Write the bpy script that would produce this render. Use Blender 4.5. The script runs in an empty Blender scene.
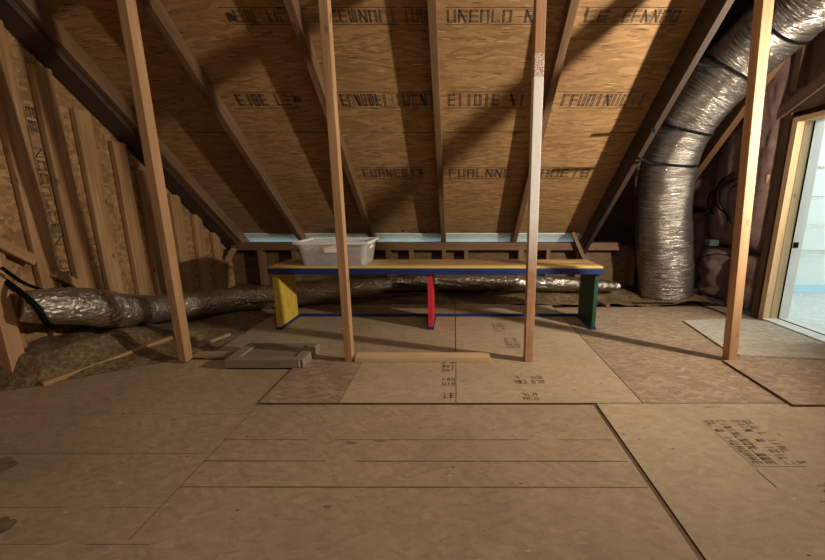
import bpy, bmesh, math, random
from mathutils import Vector, Matrix, noise
random.seed(7)
S = bpy.context.scene
COL = S.collection
R = math.radians

# ------------------------------------------------------------------ camera
F, CX, CY, H0, PITCH = 370.0, 455.0, 280.0, 0.78, R(11.9)
cp, sp = math.cos(PITCH), math.sin(PITCH)
cam_d = bpy.data.cameras.new('camera'); cam = bpy.data.objects.new('camera', cam_d); COL.objects.link(cam)
cam.location = (0, 0, H0); cam.rotation_euler = (R(90) - PITCH, 0, 0)
cam_d.sensor_width = 36; cam_d.lens = F / 825 * 36
cam_d.shift_x = (412.5 - CX) / 825; cam_d.shift_y = 0
cam_d.clip_start = 0.02
S.camera = cam

def ray(x, y):
    u, v = (x - CX) / F, (y - CY) / F
    return Vector((u, cp - v * sp, -sp - v * cp))
def at_z(x, y, z):                       # pixel -> point on a horizontal plane
    d = ray(x, y); return Vector((0, 0, H0)) + d * ((z - H0) / d.z)
def at_y(x, y, Y):                       # pixel -> point on a plane facing the viewer
    d = ray(x, y); return Vector((0, 0, H0)) + d * (Y / d.y)
def at_d(x, y, zc):
    return Vector((0, 0, H0)) + ray(x, y) * zc
TAN = 10 / 12.0
ROOF_A = math.atan(TAN)
def roof_z(Y): return 0.429 + TAN * (3.32 - Y)

# ------------------------------------------------------------------ materials
MATS = {}
def new_mat(name, rough=0.7, metal=0.0, color=(.5, .5, .5)):
    m = bpy.data.materials.new(name); m.use_nodes = True
    nt = m.node_tree; b = nt.nodes['Principled BSDF']
    b.inputs['Roughness'].default_value = rough; b.inputs['Metallic'].default_value = metal
    b.inputs['Base Color'].default_value = (*color, 1)
    MATS[name] = m
    return m, nt, b
def nd(nt, t, **kw):
    n = nt.nodes.new(t)
    for k, v in kw.items():
        if k in n.inputs: n.inputs[k].default_value = v
        else: setattr(n, k, v)
    return n
def lk(nt, a, b): nt.links.new(a, b)
def mapping(nt, src, scale, rot=(0, 0, 0), loc=None):
    mp = nd(nt, 'ShaderNodeMapping'); mp.inputs['Scale'].default_value = scale; mp.inputs['Rotation'].default_value = rot
    if loc is not None: mp.inputs['Location'].default_value = loc
    lk(nt, src, mp.inputs['Vector']); return mp.outputs[0]
def ramp(nt, fac, stops):
    r = nd(nt, 'ShaderNodeValToRGB')
    while len(r.color_ramp.elements) < len(stops): r.color_ramp.elements.new(.5)
    for e, (p, c) in zip(r.color_ramp.elements, stops):
        e.position = p; e.color = (*c, 1) if len(c) == 3 else c
    lk(nt, fac, r.inputs[0]); return r.outputs[0]
def mix(nt, fac, a, b, mode='MIX'):
    n = nd(nt, 'ShaderNodeMix', data_type='RGBA', blend_type=mode)
    for sock, v in ((n.inputs[0], fac), (n.inputs[6], a), (n.inputs[7], b)):
        if hasattr(v, 'is_output'): lk(nt, v, sock)
        elif isinstance(v, tuple): sock.default_value = (*v, 1)
        else: sock.default_value = v
    return n.outputs[2]
def math_n(nt, op, a, b=None, clamp=False):
    n = nd(nt, 'ShaderNodeMath', operation=op, use_clamp=clamp)
    for i, v in enumerate((a, b)):
        if v is None: continue
        if hasattr(v, 'is_output'): lk(nt, v, n.inputs[i])
        else: n.inputs[i].default_value = v
    return n.outputs[0]
def obj_coord(nt, rnd=True):
    tc = nd(nt, 'ShaderNodeTexCoord').outputs['Object']
    if not rnd: return tc
    oi = nd(nt, 'ShaderNodeObjectInfo')
    sc = nd(nt, 'ShaderNodeVectorMath', operation='SCALE'); sc.inputs[3].default_value = 13.0
    cmb = nd(nt, 'ShaderNodeCombineXYZ')
    for i in range(3): lk(nt, oi.outputs['Random'], cmb.inputs[i])
    lk(nt, cmb.outputs[0], sc.inputs[0])
    ad = nd(nt, 'ShaderNodeVectorMath', operation='ADD'); lk(nt, tc, ad.inputs[0]); lk(nt, sc.outputs[0], ad.inputs[1])
    return ad.outputs[0]
def bump(nt, b, height, strength, dist=.002):
    bp = nd(nt, 'ShaderNodeBump'); bp.inputs['Strength'].default_value = strength; bp.inputs['Distance'].default_value = dist
    lk(nt, height, bp.inputs['Height']); lk(nt, bp.outputs[0], b.inputs['Normal'])

def osb(name, dark, mid, light, contrast=1.0, grit=0.0, specks=True, stains=0.3, flake=(9, 42, 42), angs=(0.12, -0.5, 0.75)):
    """oriented strand board: three crossed layers of long wood flakes"""
    m, nt, b = new_mat(name, .72)
    co = obj_coord(nt, False)
    vals = []
    for k, ang in enumerate(angs):
        wob = nd(nt, 'ShaderNodeTexNoise', Scale=14.0 + k); lk(nt, co, wob.inputs['Vector'])
        ad = nd(nt, 'ShaderNodeVectorMath', operation='MULTIPLY_ADD')
        lk(nt, wob.outputs['Color'], ad.inputs[0]); ad.inputs[1].default_value = (.014, .014, .014); lk(nt, co, ad.inputs[2])
        v = nd(nt, 'ShaderNodeTexVoronoi', Scale=1.0, Randomness=1.0)
        rot = nd(nt, 'ShaderNodeMapping'); rot.inputs['Rotation'].default_value = (0, 0, ang); lk(nt, ad.outputs[0], rot.inputs['Vector'])
        lk(nt, mapping(nt, rot.outputs[0], flake, loc=(k * 7.3, k * 3.1, 0)), v.inputs['Vector'])
        sep = nd(nt, 'ShaderNodeSeparateColor'); lk(nt, v.outputs['Color'], sep.inputs[0])
        vals.append(sep)
    m1 = math_n(nt, 'GREATER_THAN', vals[1].outputs[1], .55)
    m2 = math_n(nt, 'GREATER_THAN', vals[2].outputs[1], .7)
    v01 = mix(nt, m1, vals[0].outputs[0], vals[1].outputs[0])
    v012 = mix(nt, m2, v01, vals[2].outputs[0])
    gn = nd(nt, 'ShaderNodeTexNoise', Scale=1.0, Detail=4.0, Roughness=.7); lk(nt, mapping(nt, co, (14, 190, 190)), gn.inputs['Vector'])
    bw = math_n(nt, 'ADD', math_n(nt, 'MULTIPLY', v012, .75), math_n(nt, 'MULTIPLY', gn.outputs[0], .28))
    bw = math_n(nt, 'ADD', math_n(nt, 'MULTIPLY', math_n(nt, 'SUBTRACT', bw, .5), contrast), .5, True)
    c = ramp(nt, bw, [(.05, dark), (.5, mid), (.93, light)])
    if stains:
        sn = nd(nt, 'ShaderNodeTexNoise', Scale=1.7, Detail=5.0, Roughness=.62); lk(nt, co, sn.inputs['Vector'])
        sm = ramp(nt, sn.outputs[0], [(.42, (0, 0, 0)), (.66, (1, 1, 1))])
        c = mix(nt, math_n(nt, 'MULTIPLY', sm, stains), c, tuple(x * .62 for x in mid))
    if specks:
        sv = nd(nt, 'ShaderNodeTexVoronoi', Scale=1.0); lk(nt, mapping(nt, co, (6, 70, 70), (0, 0, .04)), sv.inputs['Vector'])
        s2 = nd(nt, 'ShaderNodeSeparateColor'); lk(nt, sv.outputs['Color'], s2.inputs[0])
        near = math_n(nt, 'LESS_THAN', sv.outputs['Distance'], .17)
        pick = math_n(nt, 'GREATER_THAN', s2.outputs[2], .8)
        c = mix(nt, math_n(nt, 'MULTIPLY', math_n(nt, 'MULTIPLY', near, pick), .75), c, tuple(x * .22 for x in dark))
        pick2 = math_n(nt, 'LESS_THAN', s2.outputs[2], .12)
        c = mix(nt, math_n(nt, 'MULTIPLY', math_n(nt, 'MULTIPLY', near, pick2), .55), c, tuple(min(1, x * 1.5) for x in light))
    if grit:                                     # dust, scuffs and fine strand ends
        g1 = nd(nt, 'ShaderNodeTexNoise', Scale=1.0, Detail=6.0, Roughness=.75); lk(nt, mapping(nt, co, (26, 60, 60), (0, 0, .5)), g1.inputs['Vector'])
        c = mix(nt, grit, c, ramp(nt, g1.outputs[0], [(.33, (.4, .38, .36)), (.5, (1, 1, 1)), (.7, (1.35, 1.34, 1.3))]), 'MULTIPLY')
        g2 = nd(nt, 'ShaderNodeTexVoronoi', Scale=1.0); lk(nt, mapping(nt, co, (16, 40, 40), (0, 0, -.6)), g2.inputs['Vector'])
        s3 = nd(nt, 'ShaderNodeSeparateColor'); lk(nt, g2.outputs['Color'], s3.inputs[0])
        near = math_n(nt, 'LESS_THAN', g2.outputs['Distance'], .10)
        c = mix(nt, math_n(nt, 'MULTIPLY', near, math_n(nt, 'GREATER_THAN', s3.outputs[0], .88)), c, tuple(x * .35 for x in dark))
        c = mix(nt, math_n(nt, 'MULTIPLY', math_n(nt, 'MULTIPLY', near, math_n(nt, 'LESS_THAN', s3.outputs[0], .07)), .6), c, tuple(min(1, x * 1.45) for x in light))
    lk(nt, c, b.inputs['Base Color'])
    bump(nt, b, bw, .35, .0025)
    return m
def wood(name, dark, mid, light, rough=.65, paint=None, knots=.7):
    """sawn softwood: grain along local X with knots"""
    m, nt, b = new_mat(name, rough)
    co = obj_coord(nt)
    n1 = nd(nt, 'ShaderNodeTexNoise', Scale=1.0, Detail=5.0, Roughness=.6, Distortion=.6); lk(nt, mapping(nt, co, (2.2, 60, 60)), n1.inputs['Vector'])
    n2 = nd(nt, 'ShaderNodeTexNoise', Scale=1.0, Detail=3.0); lk(nt, mapping(nt, co, (1.6, 6, 6)), n2.inputs['Vector'])
    f = math_n(nt, 'ADD', math_n(nt, 'MULTIPLY', n1.outputs[0], .6), math_n(nt, 'MULTIPLY', n2.outputs[0], .4))
    c = ramp(nt, f, [(.3, dark), (.5, mid), (.7, light)])
    kv = nd(nt, 'ShaderNodeTexVoronoi', Scale=1.0); lk(nt, mapping(nt, co, (7, 14, 14)), kv.inputs['Vector'])
    ks = nd(nt, 'ShaderNodeSeparateColor'); lk(nt, kv.outputs['Color'], ks.inputs[0])
    kd = ramp(nt, kv.outputs['Distance'], [(.05, (1, 1, 1)), (.16, (0, 0, 0))])
    kn = math_n(nt, 'MULTIPLY', kd, math_n(nt, 'GREATER_THAN', ks.outputs[0], knots))
    c = mix(nt, math_n(nt, 'MULTIPLY', kn, .75), c, tuple(x * .3 for x in dark))
    if paint:
        lo0, lo1, hi0, hi1, pc = paint
        tc = nd(nt, 'ShaderNodeTexCoord').outputs['Object']; sx = nd(nt, 'ShaderNodeSeparateXYZ'); lk(nt, tc, sx.inputs[0])
        sn = nd(nt, 'ShaderNodeTexNoise', Scale=260.0, Detail=2.0); lk(nt, tc, sn.inputs['Vector'])
        big = nd(nt, 'ShaderNodeTexNoise', Scale=30.0, Detail=3.0); lk(nt, tc, big.inputs['Vector'])
        mr = nd(nt, 'ShaderNodeMapRange'); lk(nt, sx.outputs[0], mr.inputs[0]); mr.inputs[1].default_value = lo0; mr.inputs[2].default_value = lo1
        mr2 = nd(nt, 'ShaderNodeMapRange', clamp=True); lk(nt, math_n(nt, 'ADD', mr.outputs[0], math_n(nt, 'MULTIPLY', math_n(nt, 'SUBTRACT', big.outputs[0], .5), .5)), mr2.inputs[0])
        full = math_n(nt, 'LESS_THAN', sx.outputs[0], hi0)
        spk = math_n(nt, 'MULTIPLY', math_n(nt, 'LESS_THAN', sx.outputs[0], hi1), math_n(nt, 'GREATER_THAN', sn.outputs[0], .5))
        fac = math_n(nt, 'MULTIPLY', math_n(nt, 'MAXIMUM', full, math_n(nt, 'MULTIPLY', spk, .75)), mr2.outputs[0])
        c = mix(nt, fac, c, pc)
    lk(nt, c, b.inputs['Base Color'])
    bump(nt, b, n1.outputs[0], .25, .0015)
    return m
def foil(name, base, scale_u, scale_v, strength, rough=.2):
    m, nt, b = new_mat(name, rough, .85, base)
    uv = nd(nt, 'ShaderNodeTexCoord').outputs['UV']
    n1 = nd(nt, 'ShaderNodeTexNoise', Scale=1.0, Detail=5.0, Roughness=.6, Distortion=.5); lk(nt, mapping(nt, uv, (scale_u, scale_v, 1)), n1.inputs['Vector'])
    n2 = nd(nt, 'ShaderNodeTexVoronoi', Scale=1.0); lk(nt, mapping(nt, uv, (scale_u * 1.3, scale_v * 1.3, 1), loc=(3, 1, 0)), n2.inputs['Vector'])
    h = math_n(nt, 'ADD', n1.outputs[0], math_n(nt, 'MULTIPLY', n2.outputs['Distance'], .5))
    bump(nt, b, h, strength, .012)
    n3 = nd(nt, 'ShaderNodeTexNoise', Scale=7.0, Detail=3.0); lk(nt, uv, n3.inputs['Vector'])
    c = ramp(nt, n3.outputs[0], [(.35, tuple(x * .9 for x in base)), (.65, base)])
    lk(nt, c, b.inputs['Base Color'])
    lk(nt, ramp(nt, n3.outputs[0], [(.3, (rough * .7,) * 3), (.7, (rough * 1.7,) * 3)]), b.inputs['Roughness'])
    return m
def fuzzy(name, a, bcol, c3, scale=40, bs=.8):
    m, nt, b = new_mat(name, .95)
    co = nd(nt, 'ShaderNodeTexCoord').outputs['Object']
    n1 = nd(nt, 'ShaderNodeTexNoise', Scale=scale, Detail=7.0, Roughness=.7); lk(nt, co, n1.inputs['Vector'])
    n2 = nd(nt, 'ShaderNodeTexNoise', Scale=scale * .12, Detail=4.0); lk(nt, co, n2.inputs['Vector'])
    f = math_n(nt, 'ADD', math_n(nt, 'MULTIPLY', n1.outputs[0], .65), math_n(nt, 'MULTIPLY', n2.outputs[0], .35))
    lk(nt, ramp(nt, f, [(.36, a), (.5, bcol), (.63, c3)]), b.inputs['Base Color'])
    bump(nt, b, n1.outputs[0], bs, .01)
    return m
def painted(name, col, rough=.55, var=.12):
    m, nt, b = new_mat(name, rough)
    co = nd(nt, 'ShaderNodeTexCoord').outputs['Object']
    n = nd(nt, 'ShaderNodeTexNoise', Scale=22.0, Detail=4.0); lk(nt, mapping(nt, co, (.4, 1, 1)), n.inputs['Vector'])
    lk(nt, ramp(nt, n.outputs[0], [(.35, tuple(x * (1 - var) for x in col)), (.65, tuple(min(1, x * (1 + var)) for x in col))]), b.inputs['Base Color'])
    bump(nt, b, n.outputs[0], .1, .001)
    return m

osb('roof_osb', (.17, .085, .029), (.33, .187, .075), (.48, .305, .14), .66, flake=(9, 75, 75), angs=(.03, -.16, .22))
osb('floor_osb', (.27, .19, .118), (.37, .27, .17), (.46, .345, .225), .5, .26, stains=.55, specks=False, flake=(20, 70, 70))
osb('sheet_osb', (.31, .225, .14), (.415, .31, .198), (.50, .385, .255), .45, .24, stains=.4, specks=False, flake=(20, 70, 70))
osb('red_osb', (.215, .142, .09), (.295, .205, .134), (.43, .32, .215), .8, .3, stains=.3, flake=(18, 68, 68), specks=False)
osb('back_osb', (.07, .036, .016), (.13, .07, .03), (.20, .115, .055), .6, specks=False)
osb('wall_osb', (.15, .08, .028), (.31, .17, .065), (.47, .28, .12), .9)
wood('shaded_rafter_wood', (.024, .014, .009), (.042, .024, .016), (.068, .04, .026))  # shade on the rafter beside the big duct, put into the wood colour
wood('rafter_wood', (.085, .043, .02), (.15, .08, .037), (.23, .135, .066))
wood('dark_wood', (.055, .03, .018), (.10, .055, .032), (.16, .09, .055))
wood('shaded_gable_wood', (.03, .018, .012), (.05, .03, .02), (.075, .046, .03))  # near-black tone carries the shaded underside of the gable rafter
wood('stud_wood', (.20, .10, .038), (.35, .195, .085), (.50, .31, .15))
wood('post_wood', (.27, .145, .068), (.42, .24, .12), (.55, .35, .19))
wood('knotty_wood', (.24, .13, .06), (.42, .24, .115), (.58, .37, .20), knots=.3)
wood('pale_wood', (.40, .26, .13), (.56, .38, .20), (.68, .50, .29))
wood('grey_wood', (.20, .13, .075), (.31, .21, .125), (.42, .30, .19))
wood('painted_post_wood', (.30, .145, .07), (.45, .235, .115), (.56, .33, .18), paint=(.44, .72, 1.262, 1.345, (.88, .86, .82)))
foil('foil_ribbed', (.43, .395, .36), 5, 95, 1.0, .15)
foil('foil_crumpled', (.50, .45, .37), 45, 45, 1.0, .15)
foil('foil_dark', (.34, .30, .25), 26, 26, 1.0, .15)
fuzzy('loose_insulation', (.065, .038, .016), (.15, .095, .045), (.30, .21, .11), 45)
fuzzy('batt_facing', (.065, .037, .032), (.105, .062, .053), (.165, .105, .092), 9, .3)
fuzzy('carpet', (.30, .25, .18), (.44, .385, .30), (.58, .53, .44), 220, .6)
fuzzy('closet_carpet', (.50, .50, .50), (.64, .65, .66), (.78, .79, .80), 180, .5)
painted('closet_paint', (.80, .84, .82), .6, .01)
painted('closet_trim', (.55, .78, .90), .5, .01)
painted('white_trim', (.74, .72, .68), .5, .04)
painted('bench_yellow', (.60, .42, .06), .5)
painted('bench_red', (.50, .02, .035), .5)
painted('bench_green', (.008, .06, .028), .5, .25)
painted('bench_blue', (.008, .025, .13), .45, .2)
painted('black_rubber', (.006, .006, .006), .85)
painted('ink', (.035, .022, .014), .8)
painted('faint_ink', (.20, .145, .092), .85)
painted('stain_brown', (.17, .105, .06), .8, .25)
painted('guide_ink', (.135, .102, .064), .85)
painted('edge_dark', (.115, .066, .038), .85)
painted('foam', (.62, .74, .72), .7, .08)
painted('taupe_paint', (.255, .20, .135), .5, .06)
painted('taupe_panel', (.21, .165, .115), .55, .08)
painted('teal_plastic', (.04, .075, .075), .5)
painted('red_cloth', (.38, .05, .045), .9, .3)
painted('grey_cloth', (.28, .25, .22), .9, .3)
painted('tan_cloth', (.50, .38, .24), .9, .3)
painted('void_shade', (.040, .024, .018), .9, .3)  # dark colour stands in for the shadow inside the upper void
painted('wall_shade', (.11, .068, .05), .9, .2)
painted('metal', (.45, .45, .44), .35, .05); MATS['black_rubber'].node_tree.nodes['Principled BSDF'].inputs['Specular IOR Level'].default_value = .08; MATS['metal'].node_tree.nodes['Principled BSDF'].inputs['Metallic'].default_value = .8
m, nt, b = new_mat('clear_plastic', .38, 0, (.90, .89, .87))
b.inputs['Transmission Weight'].default_value = .74; b.inputs['IOR'].default_value = 1.12; b.inputs['Roughness'].default_value = .14
# seat top: yellow paint worn back to wood, with red and green smears
m, nt, b = new_mat('worn_yellow', .5)
co = nd(nt, 'ShaderNodeTexCoord').outputs['Object']
n1 = nd(nt, 'ShaderNodeTexNoise', Scale=1.0, Detail=4.0, Distortion=.5); lk(nt, mapping(nt, co, (3.5, 14, 14)), n1.inputs['Vector'])
n2 = nd(nt, 'ShaderNodeTexNoise', Scale=1.0, Detail=3.0); lk(nt, mapping(nt, co, (5, 9, 9), loc=(4, 2, 1)), n2.inputs['Vector'])
sx = nd(nt, 'ShaderNodeSeparateXYZ'); lk(nt, co, sx.inputs[0])
c = ramp(nt, n1.outputs[0], [(.40, (.34, .19, .09)), (.54, (.46, .28, .12)), (.66, (.60, .43, .13))])
c = mix(nt, ramp(nt, n2.outputs[0], [(.6, (0, 0, 0)), (.72, (.7, .7, .7))]), c, (.40, .11, .05))
c = mix(nt, ramp(nt, n2.outputs[0], [(.27, (.6, .6, .6)), (.38, (0, 0, 0))]), c, (.33, .34, .08))
edge = nd(nt, 'ShaderNodeMapRange'); lk(nt, sx.outputs[1], edge.inputs[0]); edge.inputs[1].default_value = .07; edge.inputs[2].default_value = .035
c = mix(nt, edge.outputs[0], c, (.66, .49, .13))
lk(nt, c, b.inputs['Base Color'])

# ------------------------------------------------------------------ builders
def link(name, bm_or_me, mat, parent=None, smooth=False):
    if isinstance(bm_or_me, bmesh.types.BMesh):
        me = bpy.data.meshes.new(name); bm_or_me.normal_update(); bm_or_me.to_mesh(me); bm_or_me.free()
    else: me = bm_or_me
    o = bpy.data.objects.new(name, me); COL.objects.link(o)
    for mm in (mat if isinstance(mat, (list, tuple)) else [mat]): me.materials.append(MATS[mm])
    if smooth:
        for p in me.polygons: p.use_smooth = True
    if parent is not None: o.parent = parent
    return o
def tag(o, label=None, cat=None, group=None, kind=None):
    for k, v in (('label', label), ('category', cat), ('group', group), ('kind', kind)):
        if v: o[k] = v
    return o
def thing(name, loc, label, cat, group=None, rz=0):
    o = bpy.data.objects.new(name, None); COL.objects.link(o); o.empty_display_size = .05
    o.location = loc; o.rotation_euler = (0, 0, rz)
    return tag(o, label, cat, group)
def add_box(bm, x0, x1, y0, y1, z0, z1, bevel=0, mat=0, matrix=None):
    r = bmesh.ops.create_cube(bm, size=1)
    vs = r['verts']
    for v in vs:
        v.co = Vector(((x0 + x1) / 2 + v.co.x * (x1 - x0), (y0 + y1) / 2 + v.co.y * (y1 - y0), (z0 + z1) / 2 + v.co.z * (z1 - z0)))
    fs = list({f for v in vs for f in v.link_faces})
    if bevel:
        es = list({e for v in vs for e in v.link_edges})
        rb = bmesh.ops.bevel(bm, geom=es, offset=bevel, segments=2, affect='EDGES', profile=.6)
        fs = [f for f in rb['faces']] + [f for f in fs if f.is_valid]
        vs = list({v for f in fs for v in f.verts})
    for f in fs: f.material_index = mat
    if matrix is not None:
        for v in vs: v.co = matrix @ v.co
    return vs
def box_obj(name, x0, x1, y0, y1, z0, z1, mat, parent=None, bevel=.002):
    """box with its origin at (x0,y0,z0) so wood grain coordinates stay local"""
    bm = bmesh.new(); add_box(bm, 0, x1 - x0, 0, y1 - y0, 0, z1 - z0, bevel)
    o = link(name, bm, mat, parent); o.location = (x0, y0, z0); return o
def basis(p0, p1, up):
    d = (p1 - p0).normalized(); up = Vector(up)
    y = up.cross(d).normalized(); z = d.cross(y).normalized()
    M = Matrix((d, y, z)).transposed().to_4x4(); M.translation = p0
    return M
def board(name, p0, p1, w, t, up, mat, parent=None, bevel=.002, cut0=0, cut1=0):
    """timber from p0 to p1: w across (local Y), t along `up` (local Z); cut0/cut1 slant the ends (dx per dz)"""
    p0, p1 = Vector(p0), Vector(p1); L = (p1 - p0).length
    bm = bmesh.new(); vs = add_box(bm, 0, L, -w / 2, w / 2, -t / 2, t / 2, bevel)
    for v in vs:
        if v.co.x < L * .3: v.co.x += v.co.z * cut0
        elif v.co.x > L * .7: v.co.x += v.co.z * cut1
    o = link(name, bm, mat, parent); o.matrix_world = basis(p0, p1, up); return o
def slab(name, pts, z0, z1, mat, edge_mat=None, parent=None):
    """sheet with a polygon outline (world XY), origin at its first corner"""
    ox, oy = pts[0].x, pts[0].y
    bm = bmesh.new()
    lo = [bm.verts.new((p.x - ox, p.y - oy, 0)) for p in pts]; hi = [bm.verts.new((p.x - ox, p.y - oy, z1 - z0)) for p in pts]
    n = len(pts)
    ft = bm.faces.new(hi); fb = bm.faces.new(lo[::-1])
    for i in range(n):
        f = bm.faces.new((lo[i], lo[(i + 1) % n], hi[(i + 1) % n], hi[i])); f.material_index = 1 if edge_mat else 0
    bmesh.ops.recalc_face_normals(bm, faces=bm.faces[:])
    o = link(name, bm, [mat, edge_mat] if edge_mat else mat, parent); o.location = (ox, oy, z0); return o
def catmull(pts, n):
    P = [pts[0]] + list(pts) + [pts[-1]]; out = []
    for i in range(1, len(P) - 2):
        for k in range(n):
            t = k / n; a, b_, c_, d_ = P[i - 1], P[i], P[i + 1], P[i + 2]
            out.append(tuple(.5 * ((2 * b_[j]) + (-a[j] + c_[j]) * t + (2 * a[j] - 5 * b_[j] + 4 * c_[j] - d_[j]) * t * t + (-a[j] + 3 * b_[j] - 3 * c_[j] + d_[j]) * t ** 3) for j in range(len(b_))))
    out.append(tuple(pts[-1])); return out
def tube_bm(path, nseg=12, rough=0.0, rib=0.0, pitch=.05, cap=True, seed=0, fine=0.0, fs=5.0, fl=55):
    """path: list of (x,y,z,r) -> crinkled tube with uv = (metres round, metres along)"""
    bm = bmesh.new(); uvl = bm.loops.layers.uv.new('UVMap')
    pts = [Vector(p[:3]) for p in path]; rings = []; L = 0; lens = []
    prev_n = None
    for i, p in enumerate(pts):
        d = (pts[min(i + 1, len(pts) - 1)] - pts[max(i - 1, 0)]).normalized()
        if prev_n is None:
            prev_n = d.orthogonal().normalized()
        prev_n = (prev_n - d * prev_n.dot(d)).normalized(); bn = d.cross(prev_n)
        if i: L += (p - pts[i - 1]).length
        lens.append(L); ring = []
        for k in range(nseg):
            a = 2 * math.pi * k / nseg; dr = prev_n * math.cos(a) + bn * math.sin(a)
            r = path[i][3]
            if rough or rib or fine:
                q = Vector((dr.x * 1.3, dr.y * 1.3, dr.z * 1.3 + L * 3.2)) + Vector((seed, seed, 0))
                r *= 1 + rough * noise.noise(q * 1.6) + fine * noise.noise(Vector((dr.x * fs, dr.y * fs, dr.z * fs)) + Vector((seed, 0, L * fl))) + rib * (abs(math.sin(math.pi * L / pitch + .35 * noise.noise(q * 2))) - .6)
            ring.append(bm.verts.new(p + dr * r))
        rings.append(ring)
    for i in range(len(rings) - 1):
        c = 2 * math.pi * path[i][3]
        for k in range(nseg):
            k2 = (k + 1) % nseg
            f = bm.faces.new((rings[i][k], rings[i][k2], rings[i + 1][k2], rings[i + 1][k]))
            for l, (uu, vv) in zip(f.loops, ((k, i), (k + 1, i), (k + 1, i + 1), (k, i + 1))): l[uvl].uv = (uu / nseg * c, lens[vv])
    if cap:
        bm.faces.new(rings[0][::-1]); bm.faces.new(rings[-1])
    bmesh.ops.recalc_face_normals(bm, faces=bm.faces[:])
    return bm
def cable(name, pts, r, mat, label, cat, group=None, parent=None):
    o = link(name, tube_bm(catmull([(*p, r) for p in pts], 10), 8), mat, parent, True)
    return tag(o, label, cat, group)
def wy(x, y, X):                              # pixel -> point on a plane parallel to the right wall
    d = ray(x, y); return Vector((0, 0, H0)) + d * (X / d.x)
def struct(o): o['kind'] = 'structure'; return o

# stamped lettering: block letters drawn as hollow outlines
SEG = {'E': 'tmbl', 'I': 'v', 'U': 'lrb', 'N': 'lrd', 'D': 'tlrb', 'O': 'tlrb', 'A': 'tlrm', 'L': 'lb', 'H': 'lrm', 'W': 'lrbv', 'B': 'tlrbm', 'T': 'tv', 'R': 'tlrmd', 'P': 'tlmq', 'S': 'tmbl'}
def stamp_bm(bm, text, x, y, h, w, st, fn, box=True, outline=True):
    def q(x0, y0, x1, y1):
        vs = [bm.verts.new(fn(a, b_)) for a, b_ in ((x0, y0), (x1, y0), (x1, y1), (x0, y1))]; bm.faces.new(vs)
    def stroke(x0, y0, x1, y1):
        if random.random() < .12: return
        if not outline: q(x0, y0, x1, y1); return
        e = st * .3
        q(x0, y0, x1, y0 + e); q(x0, y1 - e, x1, y1); q(x0, y0, x0 + e, y1); q(x1 - e, y0, x1, y1)
    if box:
        e = st * .3
        n = len(text) * w
        q(x, y - h * .14 - e, x + n, y - h * .14); q(x, y + h * 1.14, x + n, y + h * 1.14 + e)
    for i, ch in enumerate(text):
        s = SEG.get(ch)
        if not s: continue
        a = x + i * w + w * .1; b_ = a + w * .78
        if random.random() < .12: continue
        for t in s:
            if t == 't': stroke(a, y + h - st, b_, y + h)
            if t == 'b': stroke(a, y, b_, y + st)
            if t == 'm': stroke(a, y + h / 2 - st / 2, b_, y + h / 2 + st / 2)
            if t == 'l': stroke(a, y, a + st, y + h)
            if t == 'r': stroke(b_ - st, y, b_, y + h)
            if t == 'q': stroke(b_ - st, y + h / 2, b_, y + h)
            if t == 'v': stroke((a + b_) / 2 - st / 2, y, (a + b_) / 2 + st / 2, y + h)
            if t == 'd':
                vs = [bm.verts.new(fn(*c_)) for c_ in ((b_ - st, y), (b_, y), (a + st, y + h), (a, y + h))]; bm.faces.new(vs)

# ------------------------------------------------------------------ floor
flo = at_z(597, 405.2, 0)
YB = flo.y                                          # line where the raised sheets begin
bm = bmesh.new()
add_box(bm, -2.6, 2.1, -2.2, 1.75, -.03, 0)
floor = struct(link('floor', bm, 'floor_osb'))
bm = bmesh.new(); add_box(bm, -2.6, 2.1, 1.75, 3.29, -.06, -.015); struct(link('floor.001', bm, 'dark_wood'))
# guide lines and joints on the near boards
bm = bmesh.new()
def line_quad(bm, p, q, w, z=.0006):
    d = (q - p); d.z = 0; d.normalize(); s = Vector((-d.y, d.x, 0)) * w / 2
    vs = [bm.verts.new((c.x, c.y, z)) for c in (p - s, q - s, q + s, p + s)]; bm.faces.new(vs)
for (xa, xb, y, w) in ((224, 612, 439.5, .0035), (204, 628, 461, .0045), (180, 648, 487, .0045), (-300, 205, 453, .0022), (-300, 170, 507, .0011), (-300, 150, 544, .0011), (10, 250, 414, .0014)):
    n = 14; a, c = at_z(xa, y, 0), at_z(xb, y + (xb - xa) * .0012, 0)
    for i in range(n):
        if random.random() < .06: continue
        line_quad(bm, a.lerp(c, i / n), a.lerp(c, (i + 1) / n), w * random.uniform(.6, 1.15))
line_quad(bm, at_z(262, 401, 0), at_z(130, 539, 0), .0018)
link('guide_line', bm, 'guide_ink', floor)
bm = bmesh.new()
for (px, py, a, b_) in ((328, 507, .012, .006), (118, 395, .01, .004), (107, 400, .006, .004), (352, 443, .02, .008), (380, 441, .02, .006), (700, 470, .005, .004)):
    p = at_z(px, py, 0)
    vs = [bm.verts.new((p.x + a * math.cos(t) * (1 + .3 * math.sin(3 * t)), p.y + b_ * math.sin(t) * (1 + .4 * math.cos(2 * t + 1)), .0007)) for t in [k * math.pi / 8 for k in range(16)]]; bm.faces.new(vs)
link('floor_stain', bm, 'faint_ink', floor)
bm = bmesh.new()
for k, (px, py, a, b_) in enumerate(((-12, 468, .07, .05), (-14, 530, .055, .04))):
    p = at_z(px, py, 0)
    vs = [bm.verts.new((p.x + a * math.cos(t) * (1 + .35 * noise.noise(Vector((math.cos(t) * 2, math.sin(t) * 2, k * 5)))), p.y + b_ * math.sin(t) * (1 + .5 * noise.noise(Vector((math.cos(t) * 2, math.sin(t) * 2, k * 5 + 2)))), .0008)) for t in [q_ * math.pi / 20 for q_ in range(40)]]; bm.faces.new(vs)
link('floor_stain', bm, 'stain_brown', floor)

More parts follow.
